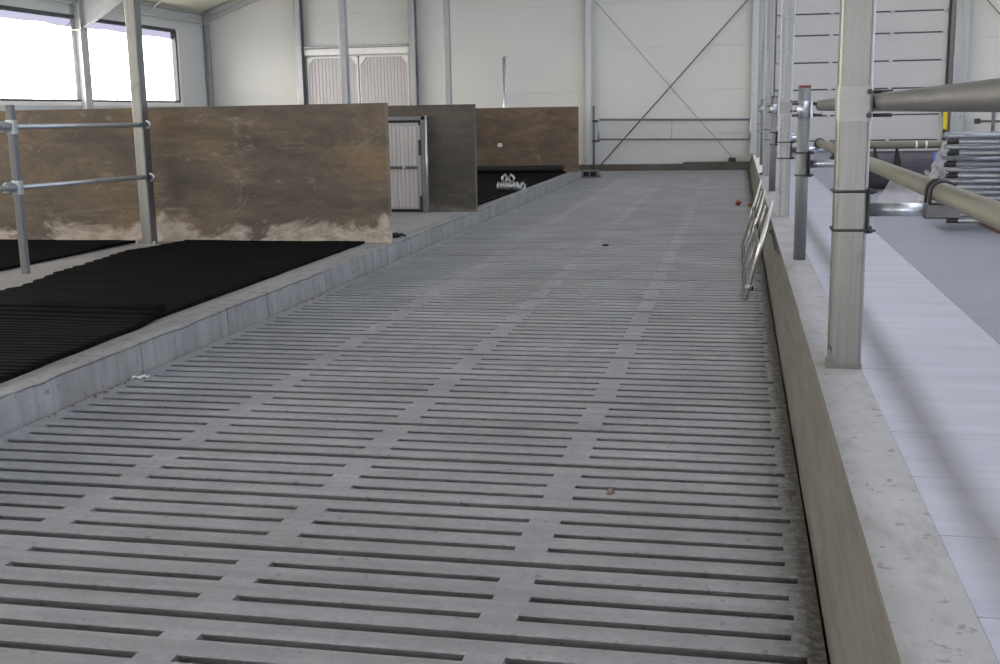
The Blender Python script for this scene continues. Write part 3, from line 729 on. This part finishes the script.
# rolled mat at the far end
m = MB(); pts = []
R0, turns = .035, 3.1114
n = 90
sp_ = [((.03+.058*i/n)*math.cos(2*PI*turns*i/n), (.03+.058*i/n)*math.sin(2*PI*turns*i/n)) for i in range(n+1)]
out = [(26.009+a, ZC+.032+.09+b) for a, b in sp_]; th = .010
inn = [(26.009+a*(1-th/math.hypot(a, b)), ZC+.032+.09+b*(1-th/math.hypot(a, b))) for a, b in sp_]
m.prism(out+inn[::-1], -6.2, -3.87, 'x', smooth=False)
tag(m.build('mat_roll', 'rubber_black'), 'rolled black rubber mat below the ochre partition', 'mat roll')
# torn rubber scrap on the kerb floor
m = MB()
for i in range(5):
    a = i*1.1; m.tube([(-3.8698+.05*math.cos(a), 12.6205+.05*math.sin(a), ZC+.014), (-3.8698+.10*math.cos(a+.3), 12.6205+.10*math.sin(a+.3), ZC+.035), (-3.8698+.16*math.cos(a+.4), 12.6205+.14*math.sin(a+.4), ZC+.012)], [.018, .02, .008], 7)
m.blob((-3.8698, 12.6205, ZC+.028), .075, .5, 3, 2, (1.2, 1, .4), True, 2)
tag(m.build('rubber_scrap', 'rubber_black'), 'crumpled black scrap on the bare floor past the brown partition', 'scrap')

# ------------------------------------------------------------------ metal clamps on the far mat
def clamp(loc, label, tilt=0, rotz=0):
    t_ = thing('pipe_clamp', label, 'pipe clamp', loc, 'metal clamps heaped on the far mat')
    m = MB(); x, y_, z_ = loc
    # sleeve lying with its axis along y, two ears and a bolt
    R = .062
    pr_ = [(x+R*math.cos(a)*1.0, z_+R+R*math.sin(a)) for a in [2*PI*i/16 for i in range(16)]]
    pi_ = [(x+R*.84*math.cos(a), z_+R+R*.84*math.sin(a)) for a in [2*PI*i/16 for i in range(16)]]
    A = [[m.bm.verts.new((u, yy, v)) for u, v in q] for q, yy in ((pr_, y_-.029), (pr_, y_+.029), (pi_, y_+.029), (pi_, y_-.029))]
    for i in range(16):
        for k in range(4):
            f = m.bm.faces.new((A[k][i], A[k][(i+1) % 16], A[(k+1) % 4][(i+1) % 16], A[(k+1) % 4][i])); f.smooth = k in (0, 2)
    m.build('sleeve', 'galv', t_)
    m = MB(); m.box(x-.008, x+.008, y_-.024, y_+.024, z_+2*R-.004, z_+2*R+.022, .003); m.build('ear', 'galv', t_)
    m = MB(); m.tube([(x-.03, y_, z_+2*R+.018), (x+.03, y_, z_+2*R+.018)], .007, 6); m.build('bolt', 'dark', t_)
    t_.rotation_euler = (tilt, 0, rotz); return t_
cz = ZC+.038; cx0 = -4.15; cy = 20.05
ordn = ['leftmost', 'second from the left', 'third from the left', 'fourth from the left', 'fifth from the left', 'sixth from the left']
for i in range(6):
    clamp((cx0+.066*i, cy, cz), f'galvanised pipe clamp, {ordn[i]} in the bottom row of the heap', 0, PI/2+.12)
clamp((cx0+.066*6+.035, cy-.03, cz), 'galvanised pipe clamp tilted at the right end of the heap', 0, PI/2-.5)
clamp((cx0+.11, cy, cz+.142), 'galvanised pipe clamp on top of the heap, on the left', 0, .9)
clamp((cx0+.235, cy, cz+.142), 'galvanised pipe clamp highest on the heap, on the right', .15, -.4)

# ------------------------------------------------------------------ small things on the floor
m = MB(); bx0, bx1, by0, by1 = -3.70, -3.30, 27.75, 28.05
m.box(bx0, bx1, by0, by1, 0, .035, .006); m.box(bx0, bx1, by0, by1, .145, .18, .006)
for a in (bx0, bx0+.175, bx1-.04): m.box(a, a+.04, by0, by1, .03, .15, .004)
m.box(bx0, bx1, by1-.05, by1, 0, .18); m.box(bx1, bx1+.05, by0+.02, by0+.2, 0, .08, .01)
tag(m.build('hollow_block', 'block', normals=False), 'hollow concrete block at the far end of the kerb', 'concrete block')
m = MB(); m.box(-.24, -.05, 31.02, 31.18, .21, .32, .012); m.tube([(-.145, 31.02, .27), (-.145, 30.98, .27)], .03, 8)
tag(m.build('junction_box', 'frame_dark'), 'small dark box sitting on the end wall plinth', 'box')
m = MB(); m.grid(lambda u, v: (-3.668+.085*u+.006*math.sin(v*9), 6.33+.04*v+.03*u, .004+.014*abs(math.sin(u*5+v*2))+.008*noise.noise(Vector((u*5, v*5, 1)))), 14, 6, (0, 0, -.003))
tag(m.build('plastic_scrap', 'whitebit'), 'white plastic scrap lying at the foot of the kerb', 'scrap')
m = MB(); rr = random.Random(3)
for i in range(46):
    yy = rr.choice((5.75, 6.1, 6.0, 9.0, 9.6, 11.4)) + rr.uniform(-.35, .35)
    m.blob((-3.655+rr.uniform(-.015, .02), yy, .004), rr.uniform(.004, .009), .4, 3, 1, (1, 1.8, .5), False, i)
o = tag(m.build('dirt_litter', 'leaf_rust'), 'rusty brown crumbs of litter along the foot of the kerb', 'litter', kind='stuff')
m = MB(); m.grid(lambda u, v: (-.515+.035*u*math.sin(PI*(.15+.8*v)), 4.60+.07*v, .003+.012*math.sin(PI*u)*math.sin(PI*v)), 8, 10, (0, 0, -.0015))
tag(m.build('dry_leaf', 'leaf'), 'small brown dry leaf lying on the near slats', 'leaf')
m = MB(); m.blob((-1.53, 13.62, .012), .03, .4, 3, 2, (1.3, .8, .5)); tag(m.build('pebble', 'pebble'), 'dark pebble out on the middle of the slatted floor', 'pebble')
m = MB(); m.blob((.02, 19.55, .04), .045, .35, 2.5, 3, (1.0, .9, 1), True, 1); m.tube([(.04, 19.52, .05), (.09, 19.5, .06)], [.012, .008], 8)
tag(m.build('red_cap', 'red'), 'red plastic cap on the slats left of the leaning gate', 'cap')
m = MB(); m.blob((.215, 19.3, .025), .03, .35, 2.5, 3, (1, 1, .9), True, 4); tag(m.build('red_cap', 'red'), 'smaller red plastic piece at the foot of the low wall', 'cap')
m = MB(); m.grid(lambda u, v: (.37+.185*u, 21.4+8.2*v, ZT+.006+.008*noise.noise(Vector((u*3, v*14, 2)))+.02*u*(1-u)), 6, 60, (0, 0, -.004))  # thin white strip added over the wall top, makes its far stretch paler
tag(m.build('white_strip', 'whitebit'), 'thin white strip along the far top of the low wall', 'sheet')
m = MB(); m.prism([(.375, ZT), (.53, ZT), (.545, ZT+.12), (.50, ZT+.16), (.46, ZT+.06)], 20.85, 21.2, 'y'); tag(m.build('brick_piece', 'rust'), 'broken red-brown brick on top of the low wall', 'brick')

# ------------------------------------------------------------------ stacked cubicle loops on the right
def loop(z_, label, bend, dx=0, dy=0):
    t_ = thing('cubicle_loop', label, 'tube loop', (3.0+dx, 11.8+dy, z_), 'galvanised tube loops in the stack')
    yf, yb, r = 11.5+dy, 12.1+dy, .0255; R = (yb-yf)/2; ym = (yf+yb)/2
    if bend:
        xa = 1.955+dx; pts = [(4.8, yf, z_+r)]+[(xa+R-R*math.sin(PI*i/14), ym-R*math.cos(PI*i/14), z_+r) for i in range(15)]+[(4.8, yb, z_+r)]
        m = MB(); m.tube(pts, r, 12); m.build('bent_tube', 'galv_loop', t_)
    else:
        xa = 2.02+dx; xe = 4.9+dx
        pts = [(xa, yf, z_+r)]+[(xe-R+R*math.sin(PI*i/14), ym-R*math.cos(PI*i/14), z_+r) for i in range(15)]+[(xa+.12, yb, z_+r)]
        m = MB(); m.tube(pts, r, 12); m.build('bent_tube', 'galv_loop', t_)
        for yy in (yf, yb):
            m = MB(); xo = xa if yy == yf else xa+.12; m.tube([(xo-.10, yy, z_+r), (xo+.005, yy, z_+r)], .0225, 12); m.build('end_plug', 'black', t_)
zb0 = ZT-.008+.06; NL = 8
names_ = ['lowest', 'second lowest', 'third lowest', 'fourth lowest', 'fourth from the top', 'third from the top', 'second from the top', 'topmost']
for i in range(NL):
    loop(zb0+.1055*i, f'tube loop with black plugged ends, {names_[i]} in the stack', False, [.03, -.01, .02, 0, .01, -.01, .01, 0][i], random.uniform(-.015, .015))
    loop(zb0+.1055*i+.0527, f'tube loop with its bend to the left, {names_[i]} in the stack', True, [.03, .0, .03, -.01, .02, 0, .02, 0][i], random.uniform(-.015, .015))
for xx, lb in ((2.35, 'dark timber bearer under the left end of the tube loop stack'), (4.4, 'dark timber bearer under the hidden end of the tube loop stack')):
    m = MB(); m.box(xx, xx+.12, 11.15, 12.3, ZT-.008, zb0, .006); o = tag(m.build('timber_bearer', 'wood'), lb, 'timber')
# plastic film and rolls behind
def drape(cx, cy, w_, d_, h_, seed):
    def fn(u, v):
        a, b = (u-.5)*2, (v-.5)*2; k = max(0, 1-(abs(a)**2.2+abs(b)**2.2))**.6
        z_ = h_*k*(1+.5*noise.noise(Vector((u*3, v*3, seed))))+.05*abs(noise.noise(Vector((u*6, v*6, seed))))*k+.012*abs(noise.noise(Vector((u*22, v*22, seed))))
        return (cx+a*w_+.05*noise.noise(Vector((u*6, v*6, seed+3))), cy+b*d_+.05*noise.noise(Vector((u*6, v*6, seed+7))), ZT-.002+max(0, z_))
    return fn
m = MB(); m.grid(drape(1.98, 14.3, .36, .4, .28, 1), 56, 56); tag(m.build('polythene_sheet', 'poly'), 'crumpled clear polythene heaped on the passage under the lower rail', 'plastic sheet')
m = MB()
m.blob((2.14, 13.0, ZT+.36), .17, .5, 3.2, 4, (.7, .7, 2.0), True, 3); m.blob((2.03, 13.0, ZT+.22), .12, .6, 3.5, 4, (1, 1, 1.8), True, 5); m.blob((2.16, 12.95, ZT+.58), .09, .5, 4, 4, (1, 1, 1.2), True, 8)
tag(m.build('polythene_bag', 'poly'), 'bunched clear plastic bag at the left end of the tube loop stack', 'plastic bag')
rl = thing('rubber_roll', 'thick dark grey roll lying behind the tube loop stack', 'roll', (2.7, 17.0, ZT))
m = MB(); sp_ = []; n = 140; turns = 5
for i in range(n+1):
    r_ = .06+.225*i/n; a = 2*PI*turns*i/n; sp_.append((r_*math.cos(a), r_*math.sin(a)))
zc = ZT-.005+.285; out = [(17.0+a, zc+b) for a, b in sp_]; inn = [(17.0+a*(1-.02/math.hypot(a, b)), zc+b*(1-.02/math.hypot(a, b))) for a, b in sp_]
m.prism(out+inn[::-1], 1.74, 4.6, 'x'); m.build('rolled_sheet', 'sheet_roll', rl)
for xx in (1.85, 2.14):
    m = MB(); m.prism([(xx-.015, zc+.30), (xx+.01, zc+.31), (xx+.06, zc+.12), (xx+.075, zc-.1), (xx-.05, zc-.1), (xx-.035, zc+.12)], 16.67, 16.715, 'y'); m.build('hanging_flap', 'black', rl)
m = MB(); m.box(2.62, 2.74, 16.69, 16.73, zc+.06, zc+.25, .004); m.build('label_tag', 'blue', rl)
lpipe = thing('long_pipe', 'long grey pipe with white bands lying on top of the dark roll', 'pipe', (2.5, 17.0, ZT+.57))
m = MB(); m.tube([(1.05, 17.0, zc+.285+.052), (4.8, 17.0, zc+.285+.052)], .052, 16, inner=.85); m.build('pipe_body', 'dull_pipe', lpipe)
for xx in (2.42, 2.55):
    m = MB(); m.tube([(xx, 17.0, zc+.285+.052), (xx+.025, 17.0, zc+.285+.052)], .0535, 16); m.build('white_band', 'whitebit', lpipe)
# dark supports holding the free end of that pipe
m = MB(); m.box(1.80, 2.02, 23.8, 24.0, ZT-.008, ZT+.20, .015); m.box(1.82, 2.0, 23.82, 23.98, ZT+.2, ZT+.235, .02); tag(m.build('black_block', 'black'), 'small black block on the passage far behind the big post', 'block')

# ------------------------------------------------------------------ outdoors
m = MB(); m.box(-80, 80, -80, 90, -.6, -.32); tag(m.build('ground', 'ground'), 'pale ground outside the barn', 'ground', kind='structure')

# ------------------------------------------------------------------ light: overcast sky through the openings
wd = bpy.data.worlds.new('sky'); bpy.context.scene.world = wd; wd.use_nodes = True
nt = wd.node_tree; bg = nt.nodes['Background']
tc = nt.nodes.new('ShaderNodeTexCoord'); sx = nt.nodes.new('ShaderNodeSeparateXYZ'); rp = nt.nodes.new('ShaderNodeValToRGB'); mr = nt.nodes.new('ShaderNodeMapRange')
nt.links.new(tc.outputs['Generated'], sx.inputs[0]); nt.links.new(sx.outputs[0], mr.inputs[0]); nt.links.new(mr.outputs[0], rp.inputs[0]); nt.links.new(rp.outputs[0], bg.inputs[0])
mr.inputs[1].default_value = -1; mr.inputs[2].default_value = 1      # brighter, warmer cloud on the sunny left, cooler sky on the right
rp.color_ramp.elements[0].position = 0; rp.color_ramp.elements[0].color = (2.6, 2.44, 2.14, 1)
rp.color_ramp.elements[1].position = .9; rp.color_ramp.elements[1].color = (1.45, 1.63, 2.12, 1)
e_ = rp.color_ramp.elements.new(.5); e_.color = (.92, .95, 1.02, 1)
bg.inputs[1].default_value = 3.2
def portal(loc, rot, sx_, sy_):
    l = bpy.data.lights.new('sky_portal', 'AREA'); l.shape = 'RECTANGLE'; l.size = sx_; l.size_y = sy_; l.cycles.is_portal = True
    o = bpy.data.objects.new('sky_portal', l); C.objects.link(o); o.location = loc; o.rotation_euler = rot
yc, yl = (YF+WY1)/2, WY1-YF
portal((XL-.14, yc, (WZ0+WZ1)/2), (0, -PI/2, 0), WZ1-WZ0, yl)
portal((XR+.14, yc, (WZ0+WZ1)/2), (0, PI/2, 0), WZ1-WZ0, yl)
portal((XM, (YF+YB)/2, roof(XM)+.1), (0, 0, 0), 2*RG+.1, YB-YF)
portal(((dx0+dx1)/2, YF-.14, dz/2), (PI/2, 0, 0), dx1-dx0, dz)

# ------------------------------------------------------------------ camera
yaw, pit, rol, f = -.2054, .1893, -.0180, 1144.73
cy_, sy_, cp, sp2 = math.cos(yaw), math.sin(yaw), math.cos(pit), math.sin(pit)
F = Vector((sy_*cp, cy_*cp, -sp2)); R0 = Vector((cy_, -sy_, 0)); U0 = R0.cross(F)
R = R0*math.cos(rol)+U0*math.sin(rol); U = -R0*math.sin(rol)+U0*math.cos(rol)
cam = bpy.data.cameras.new('camera'); co = bpy.data.objects.new('camera', cam); C.objects.link(co)
mm = Matrix((R, U, -F)).transposed().to_4x4(); mm.translation = Vector((0, 0, 1.5896)); co.matrix_world = mm
cam.sensor_fit = 'HORIZONTAL'; cam.sensor_width = 36; cam.lens = f*36/1000; cam.clip_end = 300
S = bpy.context.scene; S.camera = co
S.view_settings.view_transform = 'Standard'; S.view_settings.look = 'None'; S.view_settings.gamma = 1
S.view_settings.use_curve_mapping = False; S.view_settings.exposure = 1.05
S.cycles.max_bounces = 10; S.cycles.diffuse_bounces = 6; S.cycles.transparent_max_bounces = 12
